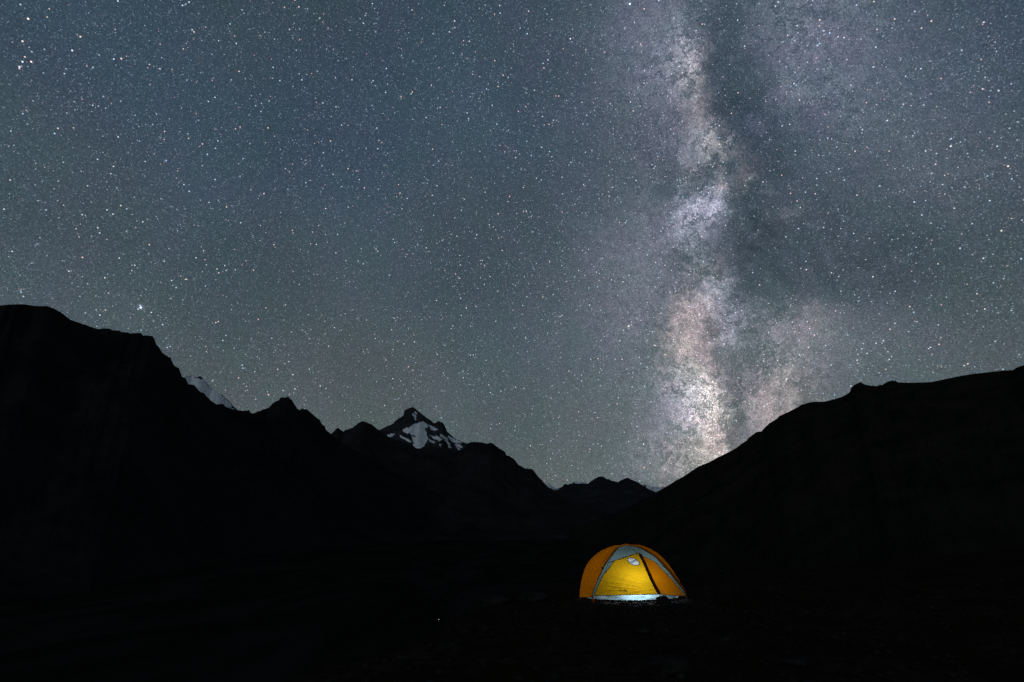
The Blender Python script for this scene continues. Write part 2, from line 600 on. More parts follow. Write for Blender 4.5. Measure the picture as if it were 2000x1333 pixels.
def edge_dist(x, y):
    """signed distance to the rim of the terrace, positive on the valley side"""
    best = np.full(x.shape, 1e9)
    sign = np.ones(x.shape)
    for (ax, ay), (bx, by) in zip(EDGE[:-1], EDGE[1:]):
        dx, dy = bx - ax, by - ay
        t = np.clip(((x - ax) * dx + (y - ay) * dy) / (dx * dx + dy * dy), 0, 1)
        d = np.hypot(x - ax - t * dx, y - ay - t * dy)
        s = np.sign(dx * (y - ay) - dy * (x - ax))
        up = d < best - 1e-9
        sign = np.where(up, s, sign)
        best = np.where(up, d, best)
    return best * sign


def ground_h(x, y):
    d = edge_dist(x, y) + (fbm(x * 0.8, y * 0.8, 4) - 0.5) * 0.8
    r = np.hypot(x, y)
    drop = np.where(d > 0, 57 * (1 - np.exp(-d * 0.85 / 57.0)), 0.0)
    rim = -0.10 * np.exp(np.minimum(d, 0) * 1.2)
    base = (fbm(x * 0.35, y * 0.35, 3) - 0.5) * 0.22 * np.clip(r / 6, 0.2, 1)
    fine_ = (fbm(x * 3.2, y * 3.2, 5, 0.6) - 0.5) * 0.10
    flat = np.exp(-(((x - 2.6) / 1.5) ** 2 + ((y - 12.7) / 1.1) ** 2) * 1.2)
    rough_ = (base + fine_ * np.clip(20 / np.maximum(r, 1), 0, 1)) * (1 - 0.85 * flat)
    right = np.clip((x - 8) * 0.10, 0, 60) * np.clip(-d / 14, 0, 1)
    big = (fbm(x * 0.004, y * 0.004, 4) - 0.5) * np.clip((r - 150) * 0.02, 0, 14)
    return rough_ + rim + right - drop + big


def build_ground():
    ang = np.concatenate([np.linspace(-58, 58, 820), np.linspace(60, 302, 122)[:-1]]) * math.pi / 180
    ang = np.append(ang, ang[0] + 2 * math.pi)
    rad = np.concatenate([np.geomspace(0.4, 4, 22)[:-1], np.linspace(4, 17, 210)[:-1], np.geomspace(17, 40000, 110)])
    A, Rr = np.meshgrid(ang, rad)
    X, Y = np.sin(A) * Rr, np.cos(A) * Rr
    Z = ground_h(X, Y)
    Z[:, -1] = Z[:, 0]
    V = np.stack([X, Y, Z], -1).reshape(-1, 3)
    F = grid_faces(len(rad), len(ang))
    n = len(V)
    V = np.vstack([V, [[0, 0, float(ground_h(np.array([0.]), np.array([0.]))[0])]]])
    F = [f[::-1] for f in F] + [[n, j, j + 1][::-1] for j in range(len(ang) - 1)]
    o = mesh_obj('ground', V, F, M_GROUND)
    o['kind'] = 'structure'
    return o


GROUND = build_ground()


def gh(x, y):
    return float(ground_h(np.array([float(x)]), np.array([float(y)]))[0])


# ------------------------------------------------------------------ terrain: mountains
def mountain(name, sky, foot, floor, step, rows, amp, nscale, mat, snow=None, jitter=0.5, prof=1.2, back=0.35, seed=0.0):
    """sky: (px, py, distance) of the ridge line; foot: distance of the toe; a polar height field"""
    sky = np.array(sky, float)
    px = np.arange(sky[0, 0], sky[-1, 0] + step, step)
    py = np.interp(px, sky[:, 0], sky[:, 1])
    dist = np.interp(px, sky[:, 0], sky[:, 2])
    if isinstance(foot, (list, tuple)):
        ft = np.array(foot, float)
        dfoot = np.interp(px, ft[:, 0], ft[:, 1])
    else:
        dfoot = np.full(px.shape, float(foot))
    py = py + (fbm(px * 0.35 + seed, px * 0 + seed, 4, 0.65) - 0.5) * 2 * jitter
    dist = dist * (1 + (fbm(px * 0.02 + seed, px * 0 + 3.3, 3) - 0.5) * 0.12)
    D = np.array([ray(a, b) for a, b in zip(px, py)])
    hz = np.hypot(D[:, 0], D[:, 1])
    ux, uy = D[:, 0] / hz, D[:, 1] / hz
    zr = CAM_H + dist * D[:, 2] / hz
    t = np.concatenate([-np.linspace(1, 0, 9)[:-1] ** 1.3, np.linspace(0, 1, rows) ** 1.35])
    T = t[:, None]
    dr = np.where(T >= 0, dist + (dfoot - dist) * T, dist * (1 - T * back))
    X, Y = ux * dr, uy * dr
    tt = np.where(T >= 0, T, -T)
    base = floor + (zr - floor) * (1 - tt) ** np.where(T >= 0, prof, 1.1)
    n = fbm(X / nscale + seed, Y / nscale + seed, 6, 0.52, True) - 0.62
    a = amp * np.clip(tt * 7, 0, 1) * np.clip((1 - tt) * 4, 0.05, 1)
    Z = base + n * a
    V = np.stack([X, Y, Z], -1).reshape(-1, 3)
    o = mesh_obj(name, V, grid_faces(len(t), len(px)), mat)
    o['kind'] = 'structure'
    if snow is not None:
        # where the snow lies: fields and gullies on the face
        f = np.array(V)
        f[:, 2] -= CAM_H
        fw = f[:, 1] * CP + f[:, 2] * SP
        upc = -f[:, 1] * SP + f[:, 2] * CP
        PX = 1000 + 1000 * f[:, 0] / fw
        PY = 666.5 - 1000 * upc / fw
        S = snow(PX, PY, (f[:, 0], f[:, 1], f[:, 2]))
        S = np.where(np.repeat((t < 0)[:, None], len(px), 1).reshape(-1), 0.6, S)
        S = S.reshape(len(t), len(px))
        for _ in range(1):
            S[1:-1] = (S[:-2] + 2 * S[1:-1] + S[2:]) / 4
            S[:, 1:-1] = (S[:, :-2] + 2 * S[:, 1:-1] + S[:, 2:]) / 4
        S = S.reshape(-1)
        at_ = o.data.attributes.new('snow', 'FLOAT', 'POINT')
        at_.data.foreach_set('value', S.astype(np.float32))
    return o


def inpoly(X, Y, poly):
    poly = np.array(poly, float)
    ins = np.zeros(X.shape, bool)
    x0, y0 = poly[-1]
    for x1, y1 in poly:
        c = ((y1 > Y) != (y0 > Y)) & (X < (x0 - x1) * (Y - y1) / (y0 - y1 + 1e-12) + x1)
        ins ^= c
        x0, y0 = x1, y1
    return ins


# farthest snowy range down the valley
FF = [(1040, 962), (1062, 953), (1068, 944), (1075, 946), (1080, 951), (1085, 953), (1092, 953), (1100, 951), (1110, 946.5),
      (1118, 943), (1125, 939.5), (1128, 941), (1135, 941), (1145, 943), (1150, 947), (1160, 952), (1200, 956), (1235, 958),
      (1250, 953), (1258, 946), (1262, 947), (1268, 948), (1272, 951), (1280, 950.5), (1285, 953), (1290, 951), (1297, 952),
      (1305, 951), (1315, 956), (1340, 964)]


def snow_far(PX, PY, P):
    n = fbm(PX * 0.25, PY * 0.35, 4, 0.6)
    return np.clip(0.62 + (n - 0.5) * 2.0, 0, 1)


mountain('distant_mountains', [(a, b, 16000) for a, b in FF], 12500, 300, 1.0, 30, 120, 700, M_SNOW, snow_far, 0.5, seed=3.0)

F = [(1050, 975), (1075, 963), (1090, 957.5), (1093, 955), (1097, 952), (1103, 945.5), (1106, 946), (1109, 947), (1118, 945),
     (1122, 944.5), (1130, 945), (1140, 944.5), (1148, 945.5), (1155, 940), (1163, 935), (1169, 931.5), (1175, 931), (1179, 932),
     (1184, 935), (1186, 937), (1188, 935.5), (1190, 937.5), (1191, 936.5), (1194, 939.5), (1199, 940), (1207, 942), (1212, 938.5),
     (1220, 935), (1226, 933), (1231, 936), (1240, 940), (1247, 943), (1255, 948), (1262, 953), (1270, 957), (1285, 963), (1310, 972)]
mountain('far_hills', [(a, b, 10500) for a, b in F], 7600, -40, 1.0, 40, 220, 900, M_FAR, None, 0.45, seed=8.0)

# snow capped mountain behind the shoulder on the left
S1 = [(320, 770), (345, 752), (358, 738), (364, 734.5), (372, 733), (390, 734), (396, 739), (402, 745), (410, 754), (420, 762),
      (431, 770), (436, 773), (443, 780), (450, 787), (456, 794), (463, 800), (475, 809), (500, 822)]


def snow_left(PX, PY, P):
    ridge = np.interp(PX, [a for a, b in S1], [b for a, b in S1])
    dep = PY - ridge
    n = fbm(PX * 0.12, PY * 0.55, 4, 0.6)
    s = 0.95 + (n - 0.5) * 0.5
    top = np.exp(-((dep - 4) / 5.0) ** 2) * (PX < 408) * (PX > 350)
    s = s - top * np.clip((n - 0.30) * 3.2, 0, 1.1)
    edge = np.exp(-(dep / 2.6) ** 2) * np.clip((PX - 426) / 8, 0, 1)
    s = s - edge * 1.0
    s = np.where((PX > 445) & (PY > 793), s - 0.5, s)
    return np.clip(s, 0, 1)


mountain('snowy_ridge', [(a, b, 7600) for a, b in S1], 5200, 0, 0.6, 60, 130, 900, M_SNOW, snow_left, 0.45, seed=14.0)

# the central snow peak
S2 = [(700, 862), (730, 846), (745, 838), (757, 832.5), (768, 828), (770, 824), (779, 817.5), (788, 812), (789, 804), (791, 801), (798, 798),
      (804, 795.5), (808, 796), (814, 801), (820, 806), (828, 812), (836, 818), (842, 822), (848, 827), (851, 826), (854, 824), (857, 822.5),
      (860, 824.5), (865, 826), (868, 831), (871, 837), (873, 843), (880, 849), (888, 856), (894, 859), (900, 862.5), (910, 866), (940, 874), (980, 892)]
P_MAIN = [(784, 841), (793, 836.5), (803, 832), (813, 828), (822, 825), (828, 823.5), (834, 829), (842, 832), (848, 836), (857, 841),
          (846, 840.5), (838, 837), (832, 836), (830, 841), (834, 846), (832, 851), (836, 855), (834, 862), (830, 868), (824, 875), (816, 877),
          (808, 871), (806, 863), (806, 855), (803, 850), (797, 848), (791, 845)]
P_TOP = [(807, 804), (813, 803.5), (815, 808), (813, 815), (813.5, 822), (810.5, 821), (808, 815), (805, 812)]
P_R1 = [(868, 853), (872, 858), (880, 868), (878, 870), (870, 862), (865, 855)]
P_R2 = [(874, 851), (884, 856), (897, 862), (906, 865), (896, 866), (884, 864), (876, 857)]
P_R3 = [(886, 867), (896, 868), (906, 875), (909, 878), (900, 876), (890, 872)]


ISLE = [(831, 837), (836, 834), (842, 838), (850, 842), (852, 847), (845, 848), (838, 849), (833, 845)]
STREAKS = [[(753, 849), (762, 848), (770, 847), (778, 850), (770, 851), (764, 854), (758, 853)], [(776, 848), (786, 853), (797, 858), (795, 860), (784, 856)],
           [(792, 857), (801, 859), (806, 866), (799, 864)], [(838, 850), (848, 852), (858, 856), (866, 860), (858, 860), (846, 857)],
           [(836, 858), (846, 861), (856, 866), (846, 866), (838, 863)], [(856, 846), (864, 850), (871, 858), (865, 856)],
           [(850, 868), (862, 867), (868, 870), (858, 872)], [(872, 866), (878, 872), (884, 878), (876, 875)], [(893, 873), (900, 879), (896, 881)]]


def snow_peak(PX, PY, P):
    al, pe = PX * .78 + PY * .62, -PX * .62 + PY * .78
    n2 = fbm(al * 0.10, pe * 0.42, 4, 0.55)
    acc = np.zeros_like(PX)
    for k in range(5):
        jx = PX + (fbm(PX * 0.35 + 11 * k, PY * 0.35 + 40, 3) - 0.5) * 8
        jy = PY + (fbm(PX * 0.35 + 70, PY * 0.35 + 13 * k, 3) - 0.5) * 6
        q = np.where(inpoly(jx, jy, P_MAIN), 1.0, 0.0)
        q = np.where(inpoly(jx, jy, ISLE), 0.18, q)
        q = np.where(inpoly(jx, jy, P_TOP), 0.75, q)
        for p in (P_R1, P_R2, P_R3):
            q = np.where(inpoly(jx, jy, p), 0.92, q)
        for p in STREAKS:
            q = np.where(inpoly(jx, jy, p), 0.78, q)
        acc += q / 5
    s = acc - np.clip(n2 - 0.53, 0, 1) * 3.6 * (acc > 0.05) + np.clip(0.46 - n2, 0, 1) * 0.6 * (acc > 0.05)
    zone = np.exp(-((PY - 856) / 10.0) ** 2) * np.clip((PX - 832) / 8, 0, 1) * np.clip((908 - PX) / 10, 0, 1)
    s = np.maximum(s, zone * np.clip((n2 - 0.53) * 5, 0, 0.75))
    s = np.where(PY > 884, 0, s)
    return np.clip(s, 0, 1)


mountain('snow_peak', [(a, b, 8200) for a, b in S2], 5600, -40, 0.5, 130, 200, 1100, M_SNOW, snow_peak, 0.45, seed=21.0)

# dark ridge in front of the peak
L2 = [(630, 870), (640, 856), (645, 848.5), (648, 847), (652, 843), (656, 838), (661, 836), (665, 840), (671, 843.5), (675, 840), (679, 839), (684, 837),
      (688, 836), (692, 833), (698, 828), (704, 824.5), (709, 823), (714, 824.5), (720, 827), (727, 830), (732, 834.5), (737, 838.5), (742, 842), (750, 849),
      (758, 855), (768, 858), (780, 861), (793, 867), (805, 873), (815, 877), (826, 877), (838, 873), (850, 874), (862, 876), (874, 880), (886, 882),
      (896, 882), (904, 879), (909, 873), (914, 866), (920, 864), (927, 863.5), (938, 864), (946, 865.5), (952, 867), (954, 866), (958, 865), (962, 866),
      (968, 871), (975, 876), (984, 881), (987, 884), (988.5, 889), (995, 891), (1001, 895), (1006, 898), (1008.5, 903), (1013, 908.5), (1018, 911), (1024, 914.5), (1027, 916),
      (1031, 915), (1033, 917), (1036, 915.5), (1041, 917.5), (1045, 923), (1050, 930), (1057, 936.5), (1063, 944), (1070, 951), (1080, 957), (1092, 962), (1110, 972), (1140, 985), (1190, 1008), (1240, 1030), (1290, 1046)]
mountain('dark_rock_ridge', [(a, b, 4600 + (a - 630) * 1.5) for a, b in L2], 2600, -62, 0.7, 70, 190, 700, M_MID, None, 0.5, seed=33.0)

# left massif
L1 = [(-420, 700, 1700), (-200, 640, 1700), (-60, 605, 1750), (0, 597, 1800), (20, 595, 1800), (47, 594.5, 1810), (62, 597, 1820), (75, 598.5, 1830), (92, 598, 1830), (105, 603, 1840),
      (120, 611, 1860), (131, 620, 1880), (139, 625.5, 1880), (155, 631, 1900), (170, 636, 1910), (185, 641.5, 1920), (192, 643, 1930), (199, 642, 1940), (214, 642, 1950), (218, 645, 1960),
      (234, 646.5, 1970), (236, 648.5, 1970), (250, 650, 1980), (253, 651.8, 1990), (262, 651.2, 2000), (275, 650.5, 2010), (279, 655.5, 2020), (290, 655.8, 2030), (298, 657, 2040),
      (302, 663, 2050), (305, 673, 2060), (311, 679, 2070), (316, 688, 2080), (321, 692.5, 2090), (330, 698, 2100), (333, 698, 2100), (334.5, 703, 2110), (338, 711, 2120), (342, 716, 2130), (347, 718.5, 2140),
      (350, 720, 2150), (352.5, 728, 2160), (356, 736.5, 2170), (361, 738, 2190), (365, 744, 2200), (367, 751, 2210), (379, 752, 2230), (385, 759, 2250), (391, 766, 2270),
      (398, 768, 2290), (402, 773, 2300), (407, 778, 2320), (411, 782, 2330), (417, 786, 2350), (423, 790.5, 2370), (432, 789.5, 2400), (436, 790, 2420), (441, 795, 2440), (449, 798, 2460),
      (456, 800.5, 2500), (466, 801.5, 2540), (474, 803.2, 2560), (487, 801.5, 2600), (488.5, 806, 2620), (495, 808, 2640), (503, 804.5, 2680), (512, 801, 2720), (524, 797, 2760), (530, 791, 2790), (534, 787.5, 2810),
      (539, 784, 2830), (545, 781.5, 2850), (548, 777, 2860), (551, 776.5, 2870), (557, 777, 2880), (560, 775.5, 2890), (563.5, 775, 2900), (566, 779, 2910), (570, 781.5, 2920), (574, 788, 2930), (578, 794, 2950), (581, 799, 2960),
      (585, 801.5, 2980), (588, 799.5, 2990), (592, 797.5, 3000), (594, 801, 3010), (596, 799, 3020), (600, 800.5, 3030), (607, 806, 3060), (612, 811, 3080), (616, 814, 3100), (621, 818, 3120), (625, 821, 3140),
      (627, 826, 3150), (630, 830, 3160), (634, 832, 3180), (636, 838, 3190), (640, 843, 3210), (645, 847, 3230), (652, 853, 3260), (670, 866, 3300), (700, 884, 3400), (780, 930, 3500), (900, 985, 3600), (980, 1020, 3700), (1040, 1046, 3800)]
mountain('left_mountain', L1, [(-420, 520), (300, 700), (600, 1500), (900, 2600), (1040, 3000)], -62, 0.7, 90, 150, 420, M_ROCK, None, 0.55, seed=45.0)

# right mountain, a long grassy flank
RM = [(1040, 1054, 4200), (1100, 1040, 3800), (1150, 1022, 3400), (1190, 1006, 3200), (1230, 990, 3000), (1262, 973, 2800), (1285, 960, 2650), (1300, 951.5, 2600), (1308, 947, 2560), (1320, 939, 2500), (1335, 931, 2450), (1350, 921, 2400), (1365, 911, 2340), (1383, 904, 2290), (1400, 895, 2240),
      (1420, 885, 2180), (1437, 876, 2130), (1450, 866, 2100), (1458, 861, 2080), (1464, 854, 2060), (1470, 849.5, 2050), (1478, 844, 2030), (1487, 843, 2010), (1495, 834, 1990), (1503, 827, 1970),
      (1517, 818.5, 1940), (1522, 813, 1930), (1540, 805, 1900), (1557, 796, 1860), (1565, 791, 1840), (1580, 786.5, 1810), (1590, 785, 1790), (1610, 785, 1750), (1630, 780, 1710), (1645, 775, 1690),
      (1655, 770, 1670), (1660, 765, 1660), (1661.5, 760, 1660), (1664, 756, 1655), (1669, 752, 1650), (1675, 749, 1645), (1681, 746.5, 1640), (1684, 749, 1640), (1692, 752, 1630), (1701, 754, 1620), (1708, 753.5, 1610), (1711, 755, 1610), (1716, 753.5, 1600),
      (1718.5, 751, 1600), (1722, 753, 1600), (1728, 749, 1590), (1735, 745.5, 1580), (1740, 744.5, 1580), (1742, 743, 1575), (1746, 744.5, 1575), (1749, 743, 1570), (1751, 746, 1570), (1756, 747.5, 1560), (1785, 748, 1520), (1820, 746.5, 1480), (1850, 740, 1440),
      (1880, 734, 1410), (1905, 730, 1380), (1930, 727.5, 1350), (1960, 724, 1320), (1978, 723.5, 1300), (1986, 718, 1290), (2000, 713.5, 1280), (2060, 690, 1240), (2160, 660, 1180), (2350, 640, 1100), (2700, 650, 1000)]
mountain('right_mountain', RM, [(1040, 2600), (1180, 1400), (1300, 700), (1500, 200), (1750, 110), (2700, 90)], -80, 0.8, 110, 70, 260, M_SLOPE, None, 0.35, prof=1.15, seed=61.0)


# ------------------------------------------------------------------ the tent
def smooth_curve(pts, n):
    """Catmull-Rom through (px, py, Y) points, evenly spaced in space"""
    P = [np.array(at(*p)) for p in pts]
    P = [2 * P[0] - P[1]] + P + [2 * P[-1] - P[-2]]
    o = []
    for i in range(1, len(P) - 2):
        p0, p1, p2, p3 = P[i - 1:i + 3]
        for k in range(24):
            t = k / 24
            o.append(0.5 * ((2 * p1) + (-p0 + p2) * t + (2 * p0 - 5 * p1 + 4 * p2 - p3) * t * t + (-p0 + 3 * p1 - 3 * p2 + p3) * t ** 3))
    o.append(P[-2])
    o = np.array(o)
    s = np.concatenate([[0], np.cumsum(np.linalg.norm(np.diff(o, axis=0), axis=1))])
    u = np.linspace(0, s[-1], n)
    return np.stack([np.interp(u, s, o[:, k]) for k in range(3)], 1)


TENT_C = np.array(at(1236, 1150, 12.85))
TENT_C[2] = 0.1
tent = empty('dome_tent', (TENT_C[0], TENT_C[1], gh(TENT_C[0], TENT_C[1])))
tag(tent, 'glowing yellow and grey dome tent lit from inside on the dark ground', 'tent')


def sheet(name, A, B, nv, mat, bulge=0.0, wrinkle=None, hole=None, label=None, parent=None):
    nu = len(A)
    v = np.linspace(0, 1, nv)
    V = A[:, None, :] * (1 - v[None, :, None]) + B[:, None, :] * v[None, :, None]
    du = np.gradient(V, axis=0)
    dv = np.gradient(V, axis=1)
    N = np.cross(du, dv)
    N /= np.linalg.norm(N, axis=2, keepdims=True) + 1e-9
    outw = V - TENT_C
    N *= np.sign((N * outw).sum(2, keepdims=True))
    u = np.linspace(0, 1, nu)
    env = np.sin(np.pi * v)[None, :] * (np.sin(np.pi * np.clip(u, 0, 1) * 0.75 + 0.25 * np.pi * u))[:, None] ** 0.5
    V = V + N * (env * bulge)[:, :, None]
    if wrinkle is not None:
        V = V + N * wrinkle(u[:, None], v[None, :])[:, :, None]
    Vf = V.reshape(-1, 3)
    F_ = grid_faces(nu, nv)
    if hole is not None:
        keep = []
        for f in F_:
            c = Vf[f].mean(0)
            if not hole(c):
                keep.append(f)
        F_ = keep
    o = mesh_obj(name, Vf, F_, mat, parent or tent)
    if label:
        o['label'] = label
    return o


def tube(name, pts, rad, mat, parent, seg=8, flat=1.0):
    P = np.array(pts, float)
    T = np.gradient(P, axis=0)
    T /= np.linalg.norm(T, axis=1, keepdims=True)
    V, F_ = [], []
    rad = np.broadcast_to(np.array(rad, float), (len(P),))
    for i, (p, t) in enumerate(zip(P, T)):
        a = np.cross(t, p - np.array([0, 0, CAM_H]) if abs(t[2]) > .9 else [0, 0, 1.0])
        a /= np.linalg.norm(a)
        b = np.cross(t, a)
        for k in range(seg):
            an = 2 * math.pi * k / seg
            V.append(p + rad[i] * (a * math.cos(an) + b * math.sin(an) * flat))
    n = len(P)
    for i in range(n - 1):
        for k in range(seg):
            k2 = (k + 1) % seg
            F_.append([i * seg + k, i * seg + k2, (i + 1) * seg + k2, (i + 1) * seg + k])
    F_.append(list(range(seg))[::-1])
    F_.append([(n - 1) * seg + k for k in range(seg)])
    return mesh_obj(name, V, F_, mat, parent)


def to_px(p):
    f = np.array(p, float) - np.array([0, 0, CAM_H])
    fw = f[1] * CP + f[2] * SP
    return 1000 + 1000 * f[0] / fw, 666.5 - 1000 * (-f[1] * SP + f[2] * CP) / fw


C1 = smooth_curve([(1225, 1067, 12.88), (1210, 1068.5, 12.86), (1198, 1072, 12.84), (1181, 1081, 12.80), (1163, 1093.5, 12.76), (1148, 1111, 12.71), (1138, 1136, 12.66), (1133, 1153, 12.63), (1132, 1167.5, 12.60)], 50)
C2 = smooth_curve([(1225, 1067, 12.88), (1215, 1067.6, 12.80), (1207, 1070.5, 12.72), (1200, 1078, 12.66), (1192, 1089, 12.58), (1183, 1102, 12.49), (1175.5, 1117, 12.40), (1169, 1131, 12.32), (1163, 1145, 12.25), (1158, 1158, 12.19), (1155.5, 1167, 12.15)], 60)
C2U = smooth_curve([(1225, 1067, 12.88), (1215, 1067.6, 12.80), (1207, 1070.5, 12.72), (1200, 1078, 12.66), (1192, 1089, 12.58), (1184.5, 1100, 12.50)], 40)
RIDGE = smooth_curve([(1225, 1067, 12.88), (1232, 1071, 12.72), (1239, 1075.5, 12.55), (1244, 1080.5, 12.38)], 40)
C2L = smooth_curve([(1184.5, 1100, 12.50), (1175.5, 1117, 12.40), (1169, 1131, 12.32), (1163, 1145, 12.25), (1158, 1158, 12.19), (1155.5, 1167, 12.15)], 40)
DL = smooth_curve([(1200, 1096, 12.45), (1195, 1103, 12.42), (1189, 1111, 12.39), (1184, 1117.5, 12.36), (1179, 1122, 12.34), (1174.5, 1131, 12.29), (1169, 1144, 12.22), (1164, 1155, 12.17), (1160, 1164, 12.13)], 40)
DOORL = smooth_curve([(1243, 1081.5, 12.38), (1228, 1087, 12.41), (1212, 1092.5, 12.44), (1200, 1096.5, 12.45), (1189, 1111, 12.39), (1179, 1122.5, 12.34), (1172, 1137, 12.26), (1166, 1150, 12.19), (1160, 1164, 12.13)], 170)
ZIP = smooth_curve([(1246, 1081, 12.37), (1251, 1088, 12.34), (1259, 1105, 12.26), (1270, 1130, 12.14), (1278, 1146, 12.05), (1286.5, 1161, 11.98)], 170)
G1 = smooth_curve([(1246, 1081, 12.37), (1254, 1085.5, 12.41), (1266, 1091, 12.46), (1279, 1098, 12.50), (1285, 1104, 12.51), (1292, 1111.5, 12.52), (1302, 1121.5, 12.54), (1312, 1132, 12.56), (1322, 1143.5, 12.58), (1331, 1154.5, 12.6), (1338.5, 1165, 12.62)], 90)
G1F = smooth_curve([(1225, 1067, 12.88), (1232, 1071, 12.72), (1239, 1075.5, 12.55), (1246, 1081, 12.37), (1254, 1085.5, 12.41), (1266, 1091, 12.46), (1279, 1098, 12.50), (1285, 1104, 12.51), (1292, 1111.5, 12.52), (1302, 1121.5, 12.54), (1312, 1132, 12.56), (1322, 1143.5, 12.58), (1331, 1154.5, 12.6), (1338.5, 1165, 12.62)], 90)
G2 = smooth_curve([(1225, 1067, 12.88), (1236, 1067.6, 12.86), (1246, 1069.8, 12.84), (1260.5, 1077, 12.80), (1278, 1087.5, 12.76), (1287.5, 1097, 12.74), (1295.5, 1106, 12.72), (1303, 1114, 12.70), (1308.5, 1120.5, 12.69), (1315, 1130, 12.68), (1321.5, 1138, 12.67), (1331, 1149.5, 12.66), (1339.5, 1162, 12.64)], 90)
C3 = smooth_curve([(1225, 1067, 12.88), (1238, 1067, 12.93), (1251, 1069, 12.95), (1265, 1075.3, 12.96), (1279, 1084.5, 12.96), (1291, 1094.5, 12.95), (1302.5, 1106, 12.94), (1312.5, 1117.5, 12.93), (1322, 1129.5, 12.91), (1331, 1141, 12.88), (1338, 1152, 12.84), (1341.5, 1161.5, 12.80)], 90)
# the back of the tent, unseen from here: two corners behind the apex
apex = np.array(at(1225, 1067, 12.88))


def arch(foot, k=1.0, n=60):
    foot = np.array(foot, float)
    s = np.linspace(0, 1, n)
    a = s * math.pi / 2
    h = np.sin(a)[:, None]
    v = np.cos(a)[:, None]
    P = apex[None, :] + (foot - apex)[None, :] * h
    P[:, 2] = foot[2] + (apex[2] - foot[2]) * v[:, 0] ** 0.85
    return P


BL = arch((1.75, 13.72, 0.03))
BR = arch((3.95, 13.80, 0.03))


def resample(P, n):
    s = np.concatenate([[0], np.cumsum(np.linalg.norm(np.diff(P, axis=0), axis=1))])
    u = np.linspace(0, s[-1], n)
    return np.stack([np.interp(u, s, P[:, k]) for k in range(3)], 1)


WIN_C, WIN_A, WIN_B, WIN_R = (1237.2, 1097.4), 12.0, 5.6, R(24)


def in_window(c, grow=0.0):
    x, y = to_px(c)
    dx, dy = x - WIN_C[0], y - WIN_C[1]
    a = dx * math.cos(WIN_R) + dy * math.sin(WIN_R)
    b = -dx * math.sin(WIN_R) + dy * math.cos(WIN_R)
    return (a / (WIN_A + grow)) ** 2 + (b / (WIN_B + grow)) ** 2 < 1


def door_wrinkle(u, v):
    # slack folds that hang from the corners along the hem
    w = np.zeros(np.broadcast(u, v).shape)
    uu, vv = u + 0 * v, v + 0 * u
    n = fbm(vv * 3.0 + uu * 2.0, uu * 26 + vv * 5.5, 4, 0.55)
    lowm = np.clip((uu - 0.50) / 0.35, 0, 1) * np.sin(np.pi * np.clip(vv, 0, 1)) ** 0.5
    w += (np.abs(n - 0.5) * -2 + 0.25) * 0.040 * lowm
    for (c, sl, wd, am) in ((0.90, .14, .010, .022), (0.83, .16, .009, .018), (0.95, .07, .008, .020), (0.74, .20, .010, .012), (0.64, .22, .012, .009)):
        line = c + sl * (vv - 0.5) - 0.10 * np.sin(vv * np.pi) * 0.4
        w -= am * np.exp(-((uu - line) / wd) ** 2) * np.clip(np.sin(np.pi * vv), 0, 1)
    fine_ = fbm(vv * 8 + uu * 6, uu * 60 + vv * 10, 3) - 0.5
    w += fine_ * 0.006 * np.sin(np.pi * np.clip(vv, 0, 1))
    return w


def side_wrinkle(u, v):
    uu, vv = u + 0 * v, v + 0 * u
    return (fbm(vv * 3, uu * 14, 4) - 0.5) * 0.012 * np.sin(np.pi * vv)


sheet('side_panel', resample(C1, 60), C2, 26, M_ORANGE, 0.05, side_wrinkle, label='orange side panel of the fly')
sheet('roof_panel', C2U, RIDGE, 26, M_GREY, 0.03, side_wrinkle, label='pale grey roof panel')
sheet('pole_sleeve', C2L, DL, 14, M_GREY, 0.01, None, label='narrow pale grey strip beside the door')
door = sheet('door_panel', DOORL, ZIP, 150, M_YELLOW, 0.02, door_wrinkle, hole=in_window, label='bright yellow door panel')
front = sheet('front_panel', ZIP[::2][:85], resample(G1, 85), 50, M_ORANGE2, 0.03, side_wrinkle, label='amber front panel right of the zip')
sheet('roof_panel', G1F, G2, 20, M_GREY, 0.012, None, label='pale grey strip running down the right side')
sheet('side_panel', G2, C3, 16, M_ORANGE_SHADED, 0.012, side_wrinkle, label='shaded orange panel on the right edge')
sheet('back_panel', resample(C3, 60), BR, 24, M_ORANGE, 0.06)
sheet('back_panel', BR, BL, 40, M_ORANGE, 0.10)
sheet('back_panel', BL, resample(C1, 60), 24, M_ORANGE, 0.06)


def seam(name, pts, mat, rad=0.006, lift=0.004):
    P = np.array(pts)
    d = np.array([0, 0, CAM_H]) - P
    d /= np.linalg.norm(d, axis=1, keepdims=True)
    return tube(name, P + d * lift, rad, mat, tent, 6)


seam('seam', C2[6:], M_SEAM, 0.006)
C2B = smooth_curve([(1208, 1071, 12.70), (1201, 1078, 12.64), (1195, 1087, 12.58), (1189.5, 1098, 12.50), (1184, 1110, 12.42), (1180, 1119, 12.37)], 30)
seam('seam', C2B, M_SEAMG, 0.005, 0.03)
seam('seam', DOORL[:75], M_SEAM, 0.006, 0.012)
seam('seam', DOORL[60:], M_SEAM, 0.006, 0.012)
seam('seam', smooth_curve([(1184.5, 1100, 12.48), (1192, 1098.5, 12.45), (1200, 1096.5, 12.43)], 10), M_SEAMG, 0.005, 0.01)
seam('seam', RIDGE, M_SEAMG, 0.0055, 0.012)
seam('seam', G1, M_SEAM, 0.0055, 0.008)
seam('seam', smooth_curve([(1280, 1098.5, 12.49), (1288, 1103, 12.55), (1298, 1109, 12.66)], 10), M_SEAMG, 0.005, 0.03)
seam('seam', G2[8:], M_SEAM, 0.006, 0.004)
seam('hem', np.array([DOORL[-1] * (1 - t) + ZIP[-1] * t for t in np.linspace(0, 1, 12)]), M_SEAM, 0.007, 0.006)
